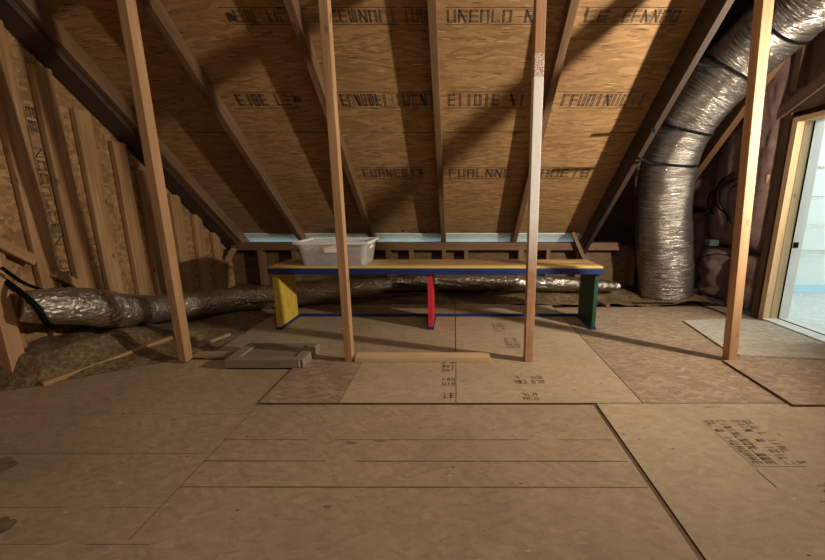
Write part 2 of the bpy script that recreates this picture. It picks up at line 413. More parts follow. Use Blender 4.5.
TH = .0085
def P2(x, y, z=TH): p = at_z(x, y, z); return Vector((p.x, p.y, 0))
yb = YB
xa = P2(597, 404).x; yp = 1.74
xl = P2(258, 404).x
xb = P2(643, 403).x
xs = P2(722, 363).x                                   # left edge of the doubled sheet
xr = 2.03
G = .003
def V(x, y): return Vector((x, y, 0))
sh = []
sh.append(tag(slab('floor_sheet', [V(xa, -2.1), V(xr, -2.1), V(xr, yb - G * .6), V(xa, yb - G * .6)], 0.0005, TH, 'sheet_osb', 'edge_dark'), 'large tan strand board sheet with a stamped text block, nearest on the right', 'floor sheet'))
xm = P2(456, 385).x; xq = P2(349, 385).x
sh.append(tag(slab('floor_sheet', [V(xl, yb + G), V(xq, yb + G), V(xq, 1.74), V(xl, 1.74)], 0.0005, TH, 'red_osb', 'edge_dark'), 'short reddish brown board strip in front of the cabinet doors', 'floor sheet'))
sh.append(tag(slab('floor_sheet', [V(xq + .0015, yb + G), V(xm - .002, yb + G), V(xm - .002, 1.74), V(xq + .0015, 1.74)], 0.0005, TH, 'sheet_osb', 'edge_dark'), 'tan strand board strip in front of the long floor plate', 'floor sheet'))
sh.append(tag(slab('floor_sheet', [V(xm + .0015, yb + G), V(xb - .002, yb + G), V(xb - .002, 2.72), V(xm + .0015, 2.78)], 0.0005, TH, 'sheet_osb', 'edge_dark'), 'tan stamped board sheet running back under the right half of the bench', 'floor sheet'))
sh.append(tag(slab('floor_sheet', [V(xb + .002, yb + G), V(xr, yb + G), V(xr, 2.70), V(xb + .002, 2.66)], 0.0005, TH, 'red_osb', 'edge_dark'), 'reddish flaky strand board sheet between the green bench leg and right post', 'floor sheet'))
xL2 = -1.267
sh.append(tag(slab('floor_sheet', [V(xL2, 1.745), V(xm - .003, 1.745), V(xm - .003, 2.75), V(xL2, 2.75)], -.0145, TH, 'floor_osb', 'edge_dark'), 'brown board sheet under the yellow and red bench legs', 'floor sheet'))
p2 = P2(793, 405, 2 * TH)
sh.append(tag(slab('floor_sheet', [V(p2.x, p2.y), V(xr, p2.y), V(xr, 1.70), V(xs + .01, 1.70), V(xs + .01, 1.69)], TH + .0003, 2 * TH + .002, 'red_osb', 'edge_dark'), 'raised reddish board lying on the right sheet, against the rightmost post', 'floor sheet'))
# stamps on the sheets (text runs away from the viewer)
def floor_stamp(sheet, cx_, cy_, rows, cols, h, w, z, rot, box=True):
    bm = bmesh.new(); c, s = math.cos(rot), math.sin(rot)
    fn = lambda a, b_: (cx_ + a * c - b_ * s - sheet.location.x, cy_ + a * s + b_ * c - sheet.location.y, z - sheet.location.z)
    for r in range(rows):
        stamp_bm(bm, ''.join(random.choice('EIUNDOALHWBTR') for _ in range(cols)), 0, -r * h * 1.35, h, w, h * .18, fn, box=False, outline=False)
    link('printed_stamp', bm, 'faint_ink', sheet)
q = at_z(712, 420, TH); floor_stamp(sh[0], q.x + .01, q.y - .0, 2, 13, .030, .018, TH + .0005, R(-90))
q = at_z(741, 420, TH); floor_stamp(sh[0], q.x, q.y, 2, 13, .028, .018, TH + .0005, R(-90))
q = at_z(812, 482, TH); floor_stamp(sh[0], q.x, q.y, 2, 6, .034, .028, TH + .0005, R(-90))
q = at_z(704, 408, TH); floor_stamp(sh[0], q.x, q.y, 1, 5, .012, .014, TH + .0005, 0)
bm = bmesh.new()
for (a, c) in (((703, 421), (750, 421)), ((754, 466.5), (806, 466.5)), ((703, 421), (754, 466.5)), ((757, 470), (776, 487)), ((757, 470.5), (777, 488))):
    pa, pc = at_z(*a, TH), at_z(*c, TH); line_quad(bm, pa - sh[0].location, pc - sh[0].location, .0022, TH + .0003)
link('printed_frame', bm, 'faint_ink', sh[0])
q = at_z(442, 364, TH); floor_stamp(sh[2], q.x, q.y, 3, 3, .030, .02, TH + .0005, 0)
q = at_z(442, 381, TH); floor_stamp(sh[2], q.x, q.y, 2, 3, .03, .02, TH + .0005, 0)
q = at_z(443, 398, TH); floor_stamp(sh[2], q.x, q.y, 1, 2, .04, .025, TH + .0005, 0)
q = at_z(512, 379, TH); floor_stamp(sh[3], q.x, q.y, 2, 3, .032, .02, TH + .0005, 0)
q = at_z(530, 379, TH); floor_stamp(sh[3], q.x, q.y, 2, 3, .03, .02, TH + .0005, 0)
q = at_z(522, 396, TH); floor_stamp(sh[3], q.x, q.y, 2, 3, .025, .022, TH + .0005, 0)
q = at_z(504, 340, TH); floor_stamp(sh[3], q.x, q.y, 4, 3, .03, .026, TH + .0005, 0)
q = at_z(492, 325, TH); floor_stamp(sh[3], q.x, q.y, 4, 3, .03, .026, TH + .0005, 0)

# ------------------------------------------------------------------ roof
RX0, RX1 = -2.06, 1.155
def roof_pt(X, Y, off=0.0):   # off = distance below the sheathing's underside, square to the roof
    return Vector((X, Y - off * math.sin(ROOF_A), roof_z(Y) - off * math.cos(ROOF_A)))
def roof_frame():
    M = Matrix(((1, 0, 0), (0, math.cos(ROOF_A), math.sin(ROOF_A)), (0, -math.sin(ROOF_A), math.cos(ROOF_A)))).to_4x4()
    # local x -> +X, local y -> down the slope, local z -> out of the roof
    M = Matrix((Vector((1, 0, 0)), Vector((0, math.cos(ROOF_A), -math.sin(ROOF_A))), Vector((0, math.sin(ROOF_A), math.cos(ROOF_A))))).transposed().to_4x4()
    M.translation = Vector((0, 3.32, roof_z(3.32)))
    return M
RF = roof_frame()
bm = bmesh.new()
courses = [(-4.9, -2.444), (-2.436, -1.204), (-1.196, .55)]
for (y0, y1) in courses:
    add_box(bm, RX0, RX1, y0, y1, 0, .012)
add_box(bm, RX0 - .03, RX1, -4.9, .55, .0125, .02, mat=1)
ceil = link('ceiling', bm, ['roof_osb', 'edge_dark']); ceil.matrix_world = RF; struct(ceil)
def slope_at(y_px, x_px=455):       # slope coordinate where a pixel row meets the sheathing
    d = ray(x_px, y_px); t = (roof_z(0) - H0) / (d.z + TAN * d.y); return (d.y * t - 3.32) / math.cos(ROOF_A)
def roof_x(px, py):
    d = ray(px, py); t = (roof_z(0) - H0) / (d.z + TAN * d.y); return d.x * t
rows = [(22.5, 9.5, [(222, 300, 'VEWIULI'), (328, 398, 'EEWNDOI'), (402, 437, 'IUUL'), (446, 535, 'UREALDHR'), (584, 622, 'EEI'), (622, 680, 'EERRAD')]),
        (106, 94, [(236, 298, 'EUBEILEI'), (340, 402, 'EANUWEIII'), (402, 436, 'UENI'), (447, 526, 'EIIDIEARI'), (561, 646, 'EEUAINUEII')]),
        (177, 169, [(362, 424, 'EUANEWIE'), (448, 512, 'EUALRNE'), (530, 590, 'EAUEIB')]),
        (235, 230, [(402, 436, 'UEAI'), (330, 372, 'EAIU')])]
bm = bmesh.new(); bm2 = bmesh.new()
for (yb_, yt, items) in rows:
    s0, s1 = slope_at(yb_), slope_at(yt); h = (s0 - s1)
    for (a, c, text) in items:
        xa_, xc_ = roof_x(a, (yb_ + yt) / 2), roof_x(c, (yb_ + yt) / 2)
        fn = lambda u, v_: (u, s0 - v_, -.0008)
        stamp_bm(bm, text, xa_, 0, h, (xc_ - xa_) / len(text), h * .16, fn)
        stamp_bm(bm2, text, xa_ + h * .08, h * .1, h * .8, (xc_ - xa_) / len(text), h * .10, lambda u, v_: (u, s0 - v_, -.0005), box=False, outline=False)
stp = link('printed_stamp', bm, 'ink', ceil)
link('printed_shadow', bm2, 'faint_ink', ceil)
bm = bmesh.new()
for (px, py, w, h) in ((230, 17, .05, .05), (298, 99, .045, .04), (421, 173, .035, .05), (403, 231, .03, .03), (411, 171, .02, .02), (586, 13, .015, .05)):
    X, s = roof_x(px, py), slope_at(py)
    for k in range(7):
        a = random.uniform(-w / 2, w / 2) * .6; c = random.uniform(-h / 2, h / 2) * .6; t = random.uniform(.3, .6)
        vs = [bm.verts.new((X + a + dx * w * .28, s + c + dy * h * t, -.001 - k * .00005)) for dx, dy in ((-.5, -.5), (.5, -.42), (.45, .5), (-.5, .4))]; bm.faces.new(vs)
link('ink_blot', bm, 'ink', ceil)
# upper void over the duct (right), behind-camera side of the attic
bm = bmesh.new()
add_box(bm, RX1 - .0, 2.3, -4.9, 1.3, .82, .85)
c2 = link('ceiling.001', bm, 'void_shade'); c2.matrix_world = RF; struct(c2)
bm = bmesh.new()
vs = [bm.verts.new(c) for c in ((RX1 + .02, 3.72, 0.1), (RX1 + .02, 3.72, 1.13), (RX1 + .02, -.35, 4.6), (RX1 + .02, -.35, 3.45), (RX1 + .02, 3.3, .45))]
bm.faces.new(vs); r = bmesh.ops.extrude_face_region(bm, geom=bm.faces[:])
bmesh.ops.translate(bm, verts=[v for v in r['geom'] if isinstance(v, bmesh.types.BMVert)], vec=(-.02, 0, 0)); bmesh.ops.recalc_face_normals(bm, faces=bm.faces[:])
struct(link('wall_dormer', bm, 'void_shade'))
bm = bmesh.new(); add_box(bm, -2.1, 2.3, -.5, -.3, 3.2, 4.8); add_box(bm, -2.1, 2.3, -2.3, -.3, 3.2, 3.25); struct(link('ceiling.002', bm, 'wall_osb'))
bm = bmesh.new(); add_box(bm, -2.1, 2.3, -2.3, -2.2, -.05, 3.25); struct(link('wall_front', bm, 'wall_osb'))

# rafters
RAF = [-1.95, -1.32, -.71, -.1, .51]
names = ['rafter over the left stud wall, the leftmost', 'rafter left of the plastic bin, second from the left wall', 'rafter running down behind the plastic bin', 'rafter at the middle of the roof, above the red bench leg', 'rafter behind the white-painted post']
def rafter(X, label, mat='rafter_wood', y_top=.3, y_bot=3.4, depth=.089, w=.038):
    a, c = roof_pt(X, y_bot, depth / 2 + .001), roof_pt(X, y_top, depth / 2 + .001)
    o = board('rafter', a, c, w, depth, (0, math.sin(ROOF_A), math.cos(ROOF_A)), mat)
    return tag(o, label, 'rafter', 'roof rafters')
for X, n in zip(RAF, names): rafter(X if X > -1.9 else -1.849, 'brown sloping ' + n, depth=.076, w=.038 if X > -1.9 else .032)
rafter(1.125, 'deep dark rafter along the left of the big silver duct', 'shaded_rafter_wood', depth=.14, w=.032)
rafter(-1.928, 'dark gable rafter on top of the left stud wall', 'shaded_gable_wood', depth=.105, w=.122)
q0, q1 = wy(690, 178, 1.97), wy(812, 10, 1.97)
o = board('rafter', q0, q1, .05, .09, (0, math.sin(ROOF_A), math.cos(ROOF_A)), 'rafter_wood'); tag(o, 'sloping brown timber right of and behind the big silver duct', 'rafter')

# purlin that carries the posts, just above the picture
board('purlin', (-1.86, 1.575, 1.735), (1.16, 1.575, 1.735), .06, .03, (0, 0, 1), 'rafter_wood')
tag(bpy.data.objects['purlin'], 'brown flat timber across the tops of the posts under the rafters', 'timber')

# ------------------------------------------------------------------ eave: knee wall, baffles, soffit
KY = 3.17
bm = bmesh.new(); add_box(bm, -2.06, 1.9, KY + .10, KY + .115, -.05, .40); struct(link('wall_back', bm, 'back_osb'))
o = box_obj('top_plate', -1.93, 1.42, KY, KY + .089, .374, .438, 'rafter_wood'); tag(o, 'long brown top plate along the low eave wall', 'plate')
o = box_obj('bottom_plate', -1.93, 1.42, KY, KY + .089, .02, .058, 'dark_wood'); tag(o, 'dark bottom plate of the low eave wall behind the silver ducts', 'plate')
ks = [(260, 'left of the yellow bench end'), (294, 'above the yellow bench end'), (388, 'right of the plastic bin'), (411, 'just left of the middle rafter'), (444, 'under the middle rafter'), (466, 'just right of the middle rafter'), (521, 'behind the white-painted post, left of it'), (548, 'just right of the white-painted post'), (578, 'above the right end of the bench'), (634, 'beside the big upright duct')]
for px, n in ks:
    X = at_y(px, 262, KY).x
    z1 = .374 if px not in (444,) else .374
    o = board('cripple_stud', (X, KY + .044, .058), (X, KY + .044, z1), .034 if px != 521 else .05, .085, (0, 1, 0), 'rafter_wood')
    tag(o, 'short brown stud in the low eave wall, ' + n, 'stud', 'short eave wall studs')
o = board('diagonal_brace', at_y(212, 285, KY - .03), at_y(234, 249, KY - .03), .03, .05, (0, 1, 0), 'stud_wood'); tag(o, 'short diagonal brace at the left end of the low eave wall', 'brace')
o = board('diagonal_brace', at_y(586, 264, KY - .03), at_y(572, 232, KY - .03), .03, .05, (0, 1, 0), 'rafter_wood'); tag(o, 'short dark diagonal brace above the right end of the bench', 'brace')
allr = RAF + [1.10]
for i in range(len(allr) - 1):
    a, c = allr[i] + .022 if i else -1.826, allr[i + 1] - .022
    bm = bmesh.new(); add_box(bm, a, c, -.14, .36, -.012, -.002)
    o = link('eave_baffle', bm, 'foam'); o.matrix_world = RF
    tag(o, 'pale bluish foam strip at the eave, ' + ['in the leftmost rafter bay', 'in the bay left of the plastic bin', 'in the bay right of the plastic bin', 'in the bay right of the middle rafter', 'in the rightmost bay above the bench end'][i], 'eave vent', 'eave vent strips')
bm = bmesh.new(); add_box(bm, -2.06, 1.9, 3.74, 3.76, -.05, .4); add_box(bm, -2.06, 1.13, 3.285, 3.40, .0, .02); add_box(bm, 1.13, 2.15, 3.285, 3.76, .0, .02); add_box(bm, 1.13, 1.15, 3.285, 3.76, .02, .5); add_box(bm, -2.06, -2.02, 3.285, 3.76, .02, .5); struct(link('trim_1', bm, 'white_trim'))

# ------------------------------------------------------------------ left wall
bm = bmesh.new()
vs = [bm.verts.new(c) for c in ((-1.99, -2.25, -.05), (-1.99, 3.75, -.05), (-1.99, 3.75, roof_z(3.75)), (-1.99, .0, roof_z(0)), (-1.99, -2.25, roof_z(0)))]
bm.faces.new(vs); r = bmesh.ops.extrude_face_region(bm, geom=bm.faces[:])
bmesh.ops.translate(bm, verts=[v for v in r['geom'] if isinstance(v, bmesh.types.BMVert)], vec=(-.03, 0, 0)); bmesh.ops.recalc_face_normals(bm, faces=bm.faces[:])
wl = struct(link('wall_left', bm, 'wall_osb'))
bm = bmesh.new()
fn = lambda u, v_: (-1.9885, 1.838 + v_, 1.22 - u)
stamp_bm(bm, 'EEUNDOALEENIUREAN', 0, 0, .035, .06, .008, fn)
link('printed_stamp', bm, 'ink', wl)
lw = [('a', 1.40, 0), ('b', 1.60, 0), ('c', 1.80, 1.55), ('d', 1.968, 1.41), ('e', 2.13, 1.253), ('f', 2.32, 1.123), ('g', 2.467, .975), ('h', 2.70, .83), ('i', 2.90, .689), ('j', 3.09, .537)]
ord_ = ['nearest', 'second nearest', 'third nearest', 'fourth nearest, beside the stamped board', 'fifth nearest', 'sixth nearest', 'seventh nearest, seen beside the leftmost tall post', 'third from the eave', 'second from the eave', 'shortest, next to the eave']
for (k, yr, zt), on in zip(lw, ord_):
    zt = zt or roof_z(yr) - .14
    w = .088
    o = board('wall_stud', (-1.972, yr - w / 2, .0), (-1.972, yr - w / 2, zt), w, .03, (-1, 0, 0), 'stud_wood', bevel=.006)
    tag(o, 'upright brown stud on the left wall, ' + on, 'stud', 'left wall studs')
o = board('wall_brace', wy(-6, 241, -1.942), wy(34, 261, -1.942), .045, .028, (-1, 0, 0), 'stud_wood'); tag(o, 'short sloping wood block low on the left wall, nearer one', 'brace')
o = board('wall_brace', wy(54, 273, -1.942), wy(80, 286, -1.942), .04, .028, (-1, 0, 0), 'stud_wood'); tag(o, 'short sloping wood block low on the left wall, farther one', 'brace')

# ------------------------------------------------------------------ posts
PY_ = 1.70
LEAN = -.085
def post(xb_, xt_, yb_, label, mat, wide=.038, deep=.052, z0=TH + .0005, ztop=1.718, Yp=PY_):
    a = at_y(xb_, yb_, Yp); t = at_y(xt_, 0, Yp + LEAN * 1.5)
    a = Vector((a.x, Yp, z0)); d = t - a; t = a + d * ((ztop - z0) / d.z)
    a.y += deep / 2; t.y += deep / 2
    o = board('wooden_post', a, t, wide, deep, (0, 1, 0), mat, bevel=.0025)
    return tag(o, label, 'post', 'upright posts')
post(182.5, 121, 362, 'tilted wooden post at the left, foot on the loose insulation edge', 'post_wood', .036, .050)
post(348.5, 322.5, 361, 'knotty wooden post in front of the plastic bin', 'knotty_wood', .036, .046)
post(529, 541.5, 362, 'wooden post with a long white-painted stretch on its front', 'painted_post_wood', .040, .048)
post(733, 769, 360, 'reddish wooden post standing before the doorway, the rightmost', 'post_wood', .042, .046, z0=TH + .0005, ztop=1.672)
a = at_d(12, 358, 1.60); t = at_d(-38, 150, 1.50)
o = board('wooden_post', (a.x, a.y, 0.0005), (a.x, a.y, 1.75), .05, .06, (0, 1, 0), 'post_wood'); tag(o, 'wooden post cut off by the left edge of the picture', 'post', 'upright posts')
# floor plates
zt = TH + .0005
a, c = at_z(355, 362, TH), at_z(490, 362, TH)
o = box_obj('floor_plate', a.x, c.x, 1.695, 1.765, zt, zt + .024, 'pale_wood'); tag(o, 'pale flat timber on the floor running right from the knotty post', 'plate')
a, c = at_z(188, 361, TH), at_z(212, 361, TH)
o = box_obj('floor_plate', a.x - .006, a.x + .17, 1.745, 1.81, zt, zt + .012, 'grey_wood'); tag(o, 'short flat board at the foot of the tilted left post', 'plate')

# ------------------------------------------------------------------ bench
BX0, BX1, BY0, BY1 = -1.107, .880, 2.165, 2.445
bench = thing('bench', (BX0, BY0, TH), 'long low bench with worn yellow seat, blue edges and yellow, red and green legs', 'bench')
Hs = .406 - TH
def bench_part(name, x0, x1, y0, y1, z0, z1, mat, bevel=.003, parent=bench): return box_obj(name, x0, x1, y0, y1, z0, z1, mat, parent, bevel)
st = bench_part('seat', 0, BX1 - BX0, .0, .28, Hs - .012, Hs, 'worn_yellow', .002)
e = bench_part('seat_edge', -.003, BX1 - BX0 + .003, -.014, .285, Hs - .046, Hs - .0125, 'bench_blue', .003)
def leg(name, x0, t, mat, lab):
    o = bench_part('leg', x0, x0 + t, .01, .27, .016, Hs - .0465, mat, .002); o['label'] = lab
    f = box_obj('foot_trim', -.007, t + .007, -.006, .266, -.0155, 0, 'bench_blue', o, .002); f['label'] = 'blue painted foot trim'
    return o
leg('leg', .010, .024, 'bench_yellow', 'yellow left leg panel')
leg('leg', at_y(430.5, 325, 2.18).x - BX0 - .014, .028, 'bench_red', 'red middle leg panel')
leg('leg', at_y(593, 325, 2.18).x - BX0 - .012, .024, 'bench_green', 'dark green right leg panel')
bench_part('rear_stretcher', .036, 1.955, .272, .286, .0005, .02, 'bench_blue', .002)['label'] = 'blue stretcher rail along the floor'

# ------------------------------------------------------------------ plastic bin on the bench
zb = .4065
bin_ = thing('storage_bin', (-.725, 2.30, zb), 'translucent plastic storage bin on the left end of the bench', 'storage bin')
def frustum_shell(w0, d0, w1, d1, h, t):
    bm = bmesh.new()
    def rr(w, d, z, rad=.03, n=5):
        out = []
        for cx_, cy_, a0 in ((w / 2 - rad, d / 2 - rad, 0), (-w / 2 + rad, d / 2 - rad, 90), (-w / 2 + rad, -d / 2 + rad, 180), (w / 2 - rad, -d / 2 + rad, 270)):
            for k in range(n + 1):
                a_ = R(a0 + 90 * k / n); out.append(bm.verts.new((cx_ + rad * math.cos(a_), cy_ + rad * math.sin(a_), z)))
        return out
    lv = [rr(w0, d0, 0), rr(w0 + (w1 - w0) * .5, d0 + (d1 - d0) * .5, h * .5), rr(w1, d1, h), rr(w1 - 2 * t, d1 - 2 * t, h), rr(w0 - 2 * t, d0 - 2 * t, t)]
    n = len(lv[0])
    for A, B in zip(lv, lv[1:]):
        for k in range(n): bm.faces.new((A[k], A[(k + 1) % n], B[(k + 1) % n], B[k]))
    bm.faces.new(lv[0][::-1]); bm.faces.new(lv[-1]); bmesh.ops.recalc_face_normals(bm, faces=bm.faces[:]); return bm
link('bin_body', frustum_shell(.375, .245, .42, .29, .138, .004), 'clear_plastic', bin_)
bm = frustum_shell(.440, .31, .436, .306, .012, .018)
rim = bmesh.new()
def ring_rect(bm, w, d, t, z0, z1):
    for (x0, x1, y0, y1) in ((-w / 2, w / 2, -d / 2, -d / 2 + t), (-w / 2, w / 2, d / 2 - t, d / 2), (-w / 2, -w / 2 + t, -d / 2 + t, d / 2 - t), (w / 2 - t, w / 2, -d / 2 + t, d / 2 - t)): add_box(bm, x0, x1, y0, y1, z0, z1, .003)
bm.free(); ring_rect(rim, .440, .31, .016, .132, .146)
for k in range(30):
    add_box(rim, -.2 + k * .0135, -.2 + k * .0135 + .005, -.1565, -.154, .128, .143)
link('rim', rim, 'white_trim', bin_)
bm = bmesh.new(); add_box(bm, -.045, .03, -.141, -.137, .082, .108, .004); link('handle', bm, 'white_trim', bin_)
bm = bmesh.new(); add_box(bm, .2, .206, -.05, .05, .095, .125, .004); link('handle', bm, 'white_trim', bin_)
def lump(name, c, r3, mat, label, cat, seed, group=None):
    bm = bmesh.new(); bmesh.ops.create_icosphere(bm, subdivisions=3, radius=1)
    for v in bm.verts:
        k = 1 + .28 * noise.noise(v.co * 1.7 + Vector((seed, 0, seed)))
        v.co = Vector((v.co.x * r3[0] * k, v.co.y * r3[1] * k, max(v.co.z, -.75) * r3[2] * k))
    o = link(name, bm, mat, None, True); o.location = (c[0], c[1], c[2]); return tag(o, label, cat, group)
lump('folded_cloth', (-.79, 2.275, zb + .044), (.08, .062, .042), 'red_cloth', 'reddish crumpled cloth in the left half of the plastic bin', 'cloth', 1)
lump('folded_cloth', (-.645, 2.28, zb + .040), (.055, .060, .038), 'red_cloth', 'reddish crumpled cloth in the right half of the plastic bin', 'cloth', 5)
lump('folded_cloth', (-.79, 2.33, zb + .092), (.06, .06, .018), 'tan_cloth', 'tan crumpled cloth on top inside the plastic bin', 'cloth', 9)
lump('folded_cloth', (-.65, 2.32, zb + .088), (.065, .065, .018), 'grey_cloth', 'grey crumpled cloth on top inside the plastic bin', 'cloth', 13)

# ------------------------------------------------------------------ cabinet doors on the floor
cz = TH + .0005
w, d, h, s_ = .372, .215, .042, .05
t = thing('framed_panel', (-1.09, 1.632, cz), 'shallow taupe framed panel lying on the floor left of the knotty post', 'panel')
bm = bmesh.new(); add_box(bm, s_ - .004, w - s_ + .004, .034, d - .016, .004, .032); link('inset_panel', bm, 'taupe_panel', t)
box_obj('rail', 0, w - .002, 0, .038, 0, h, 'taupe_paint', t, .002)
box_obj('rail', 0, w, d - .022, d, 0, h, 'taupe_paint', t, .002)
box_obj('stile', 0, s_, .0385, d - .0225, 0, h, 'taupe_paint', t, .002)
box_obj('stile', w - s_, w, .0385, d - .0225, 0, h, 'taupe_paint', t, .002)
box_obj('label_plate', .19, .265, -.0012, 0, .012, .03, 'taupe_panel', t, 0)
box_obj('end_slot', w - .014, w - .006, -.0012, 0, .003, h - .004, 'edge_dark', t, 0)
box_obj('end_tab', w - .022, w - .015, -.0014, 0, .004, h - .006, 'white_trim', t, 0)

# ------------------------------------------------------------------ loose insulation and sticks
def ins_h(X, Y):
    n = .5 + .5 * noise.noise(Vector((X * 3, Y * 3, 1.3)))
    n2 = noise.noise(Vector((X * 11, Y * 11, 4.1))) * .5 + noise.noise(Vector((X * 27, Y * 27, 2.1))) * .25
    left = max(0, min(1, (-1.22 - X) / .5))
    if X > -.05: base_r = .03 * min(1, (X + .05) / .6)
    else: base_r = 0
    base = -.045 + .075 * n + .03 * n2 + base_r
    base += left * (.125 if Y < 1.8 else .125 * max(0, 1 - (Y - 1.8) / .45))
    if X < -1.22:
        front = max(0, min(1, (Y - (1.385 + .05 * noise.noise(Vector((X * 4, 0, 0))) + (X + 2.0) * .42)) / (.08 if X < -1.78 else .08 + .32 * min(1, (X + 1.78) / .15))))
        base = -.02 + (base + .02 + .012) * front if front < 1 else base + .012
    return base
bm = bmesh.new(); nx, ny = 150, 85; grid = []
for j in range(ny + 1):
    rowv = []
    for i in range(nx + 1):
        X = -1.985 + (1.98 + 1.985) * i / nx; Y = 1.36 + (3.165 - 1.36) * j / ny
        rowv.append(bm.verts.new((X, Y, ins_h(X, Y))))
    grid.append(rowv)
def dead(X, Y):
    if X > -1.25 and Y < 2.70: return True
    if X > -.05 and Y < 2.66: return True
    return False
for j in range(ny):
    for i in range(nx):
        v = grid[j][i].co
        if not dead(v.x, v.y): bm.faces.new((grid[j][i], grid[j][i + 1], grid[j + 1][i + 1], grid[j + 1][i]))
bmesh.ops.delete(bm, geom=[v for v in bm.verts if not v.link_faces], context='VERTS')
o = link('loose_insulation', bm, 'loose_insulation', None, True); tag(o, 'brown dusty loose insulation beyond the floor boards', 'insulation', None, 'stuff')
def stick(x0, y0, x1, y1, z0, z1, w, t, mat, label):
    a, c = at_z(x0, y0, z0), at_z(x1, y1, z1)
    if mat != 'rafter_wood':                     # rest it on the insulation
        def land(x, y):
            z = .3
            while z > 0:
                p = at_z(x, y, z)
                if p.z <= max(ins_h(p.x, p.y), .0015) + t * .5: break
                z -= .002
            return p
        a, c = land(x0, y0), land(x1, y1)
    o = board('wood_strip', a, c, w, t, (0, 0, 1), mat); return tag(o, label, 'wood strip')
stick(42, 384, 172, 337, .045, .085, .03, .02, 'stud_wood', 'long wood strip lying across the loose insulation left of the tilted post')
stick(196, 346, 229, 334, .045, .05, .035, .015, 'grey_wood', 'short dusty wood strip on the insulation right of the tilted post')
stick(586, 297, 608, 306, .022, .022, .035, .02, 'rafter_wood', 'short dark wood offcut on the floor beside the green bench leg')

# ------------------------------------------------------------------ ducts
pA = [(21, 306, 1.57, .066), (45, 306, 1.63, .076), (75, 306, 1.74, .086), (115, 310, 1.92, .092), (150, 309.5, 2.15, .080), (190, 304.5, 2.4, .078), (232, 300, 2.6, .085), (282, 295, 2.74, .088), (330, 290.5, 2.83, .088), (368, 287, 2.88, .072), (392, 284, 2.90, .042)]
path = [(*at_d(x, y, z), r) for x, y, z, r in pA]
o = link('flexible_duct', tube_bm(catmull(path, 60), 56, rough=.06, rib=.0, seed=3, fine=.03), 'foil_crumpled', None, True)
tag(o, 'crumpled silver flexible duct lying along the left side and behind the bench', 'duct')
pB = [(390, 284, 2.93, .046), (400, 283, 2.94, .052), (430, 283, 2.95, .060), (500, 284, 2.97, .064), (560, 285, 2.99, .060), (600, 287, 3.0, .05), (622, 288, 3.01, .035)]
path = [(*(at_d(x, y, z) + Vector((0, .06, 0))), r) for x, y, z, r in pB]
o = link('flexible_duct', tube_bm(catmull(path, 44), 40, rough=.12, seed=8, fine=.05), 'foil_dark', None, True)
tag(o, 'thin silver flexible duct behind the right half of the bench', 'duct')
# large upright duct: (x, y, depth, radius) along its centre line
pC = [(664, 300, 3.10, .205), (664, 262, 3.02, .205), (663, 222, 2.93, .200), (664, 190, 2.84, .195), (669, 162, 2.76, .188), (686, 124, 2.62, .185), (710, 92, 2.48, .185), (738, 62, 2.34, .185), (772, 30, 2.17, .185), (812, -4, 1.96, .178), (846, -40, 1.74, .17)]
pathC = [(*at_d(x, y, z), r) for x, y, z, r in pC]
pathC[0] = (pathC[0][0], pathC[0][1], .0125, pathC[0][3])
smC = catmull(pathC, 64)
o = link('flexible_duct', tube_bm(smC, 72, rough=.05, rib=.010, pitch=.035, seed=21, fine=.03, fs=1.8, fl=75), 'foil_ribbed', None, True)
tag(o, 'big ribbed silver duct rising from the floor and bending up to the right', 'duct')
def duct_strap(idx, tilt, label, tail):
    p = smC[idx]; c = Vector(p[:3]); d = (Vector(smC[idx + 3][:3]) - Vector(smC[idx - 3][:3])).normalized()
    n = d.orthogonal().normalized(); bn = d.cross(n); bm = bmesh.new()
    rings = []
    for k in range(48):
        a = 2 * math.pi * k / 48; dr = n * math.cos(a) + bn * math.sin(a)
        sag = d * (-.03 * tilt * dr.z)
        ctr = c + sag; r = p[3] * 1.045
        rings.append([bm.verts.new(ctr + dr * r * q + d * w) for q, w in ((1, -.008), (1.02, -.008), (1.02, .008), (1, .008))])
    for k in range(48):
        A, B = rings[k], rings[(k + 1) % 48]
        for j in range(4): bm.faces.new((A[j], A[(j + 1) % 4], B[(j + 1) % 4], B[j]))
    bmesh.ops.recalc_face_normals(bm, faces=bm.faces[:])
    o = link('duct_strap', bm, 'black_rubber'); tag(o, label, 'strap', 'straps on the big duct')
    if tail:
        x, y, Y = tail
        e = at_y(x, y, Y); vec = (e - c); vec -= d * vec.dot(d); s = c + vec.normalized() * p[3]
        t_ = link('strap_tail', tube_bm(catmull([(*s, .008), (*((s + e) / 2 + Vector((0, 0, -.01))), .007), (*e, .009)], 8), 8), 'black_rubber', o, True)
def idx_of(y):
    best = min(range(len(smC)), key=lambda i: abs(proj(Vector(smC[i][:3])).y - y)); return max(4, min(len(smC) - 5, best))
def proj(p):
    q = p - Vector((0, 0, H0)); zc = q.y * cp - q.z * sp; yc = -q.y * sp - q.z * cp
    return Vector((CX + F * q.x / zc, CY + F * yc / zc))
duct_strap(idx_of(162), 1, 'black strap around the big duct at its bend, the lowest', (638, 158, 2.2))
duct_strap(idx_of(128), 1, 'black strap around the big duct just above its bend', (650, 130, 2.15))
duct_strap(idx_of(68), 1, 'black strap around the big duct, middle of its sloping run', (684, 60, 2.0))
duct_strap(idx_of(18), 1, 'black strap around the big duct near the top of the picture', None)
# strap on the left duct
pa = [at_d(4, 280, 1.57), at_d(20, 292, 1.54), at_d(36, 306, 1.545), at_d(46, 322, 1.60), at_d(52, 327, 1.72)]
cable('black_strap', pa, .011, 'black_rubber', 'black strap slung under the silver duct by the left post', 'strap')
cable('black_strap', [at_d(2, 268, 1.50), at_d(24, 283, 1.60), at_d(48, 291, 1.66), at_d(62, 290, 1.74)], .007, 'black_rubber', 'thin black cable along the top of the silver duct by the left wall', 'cable')

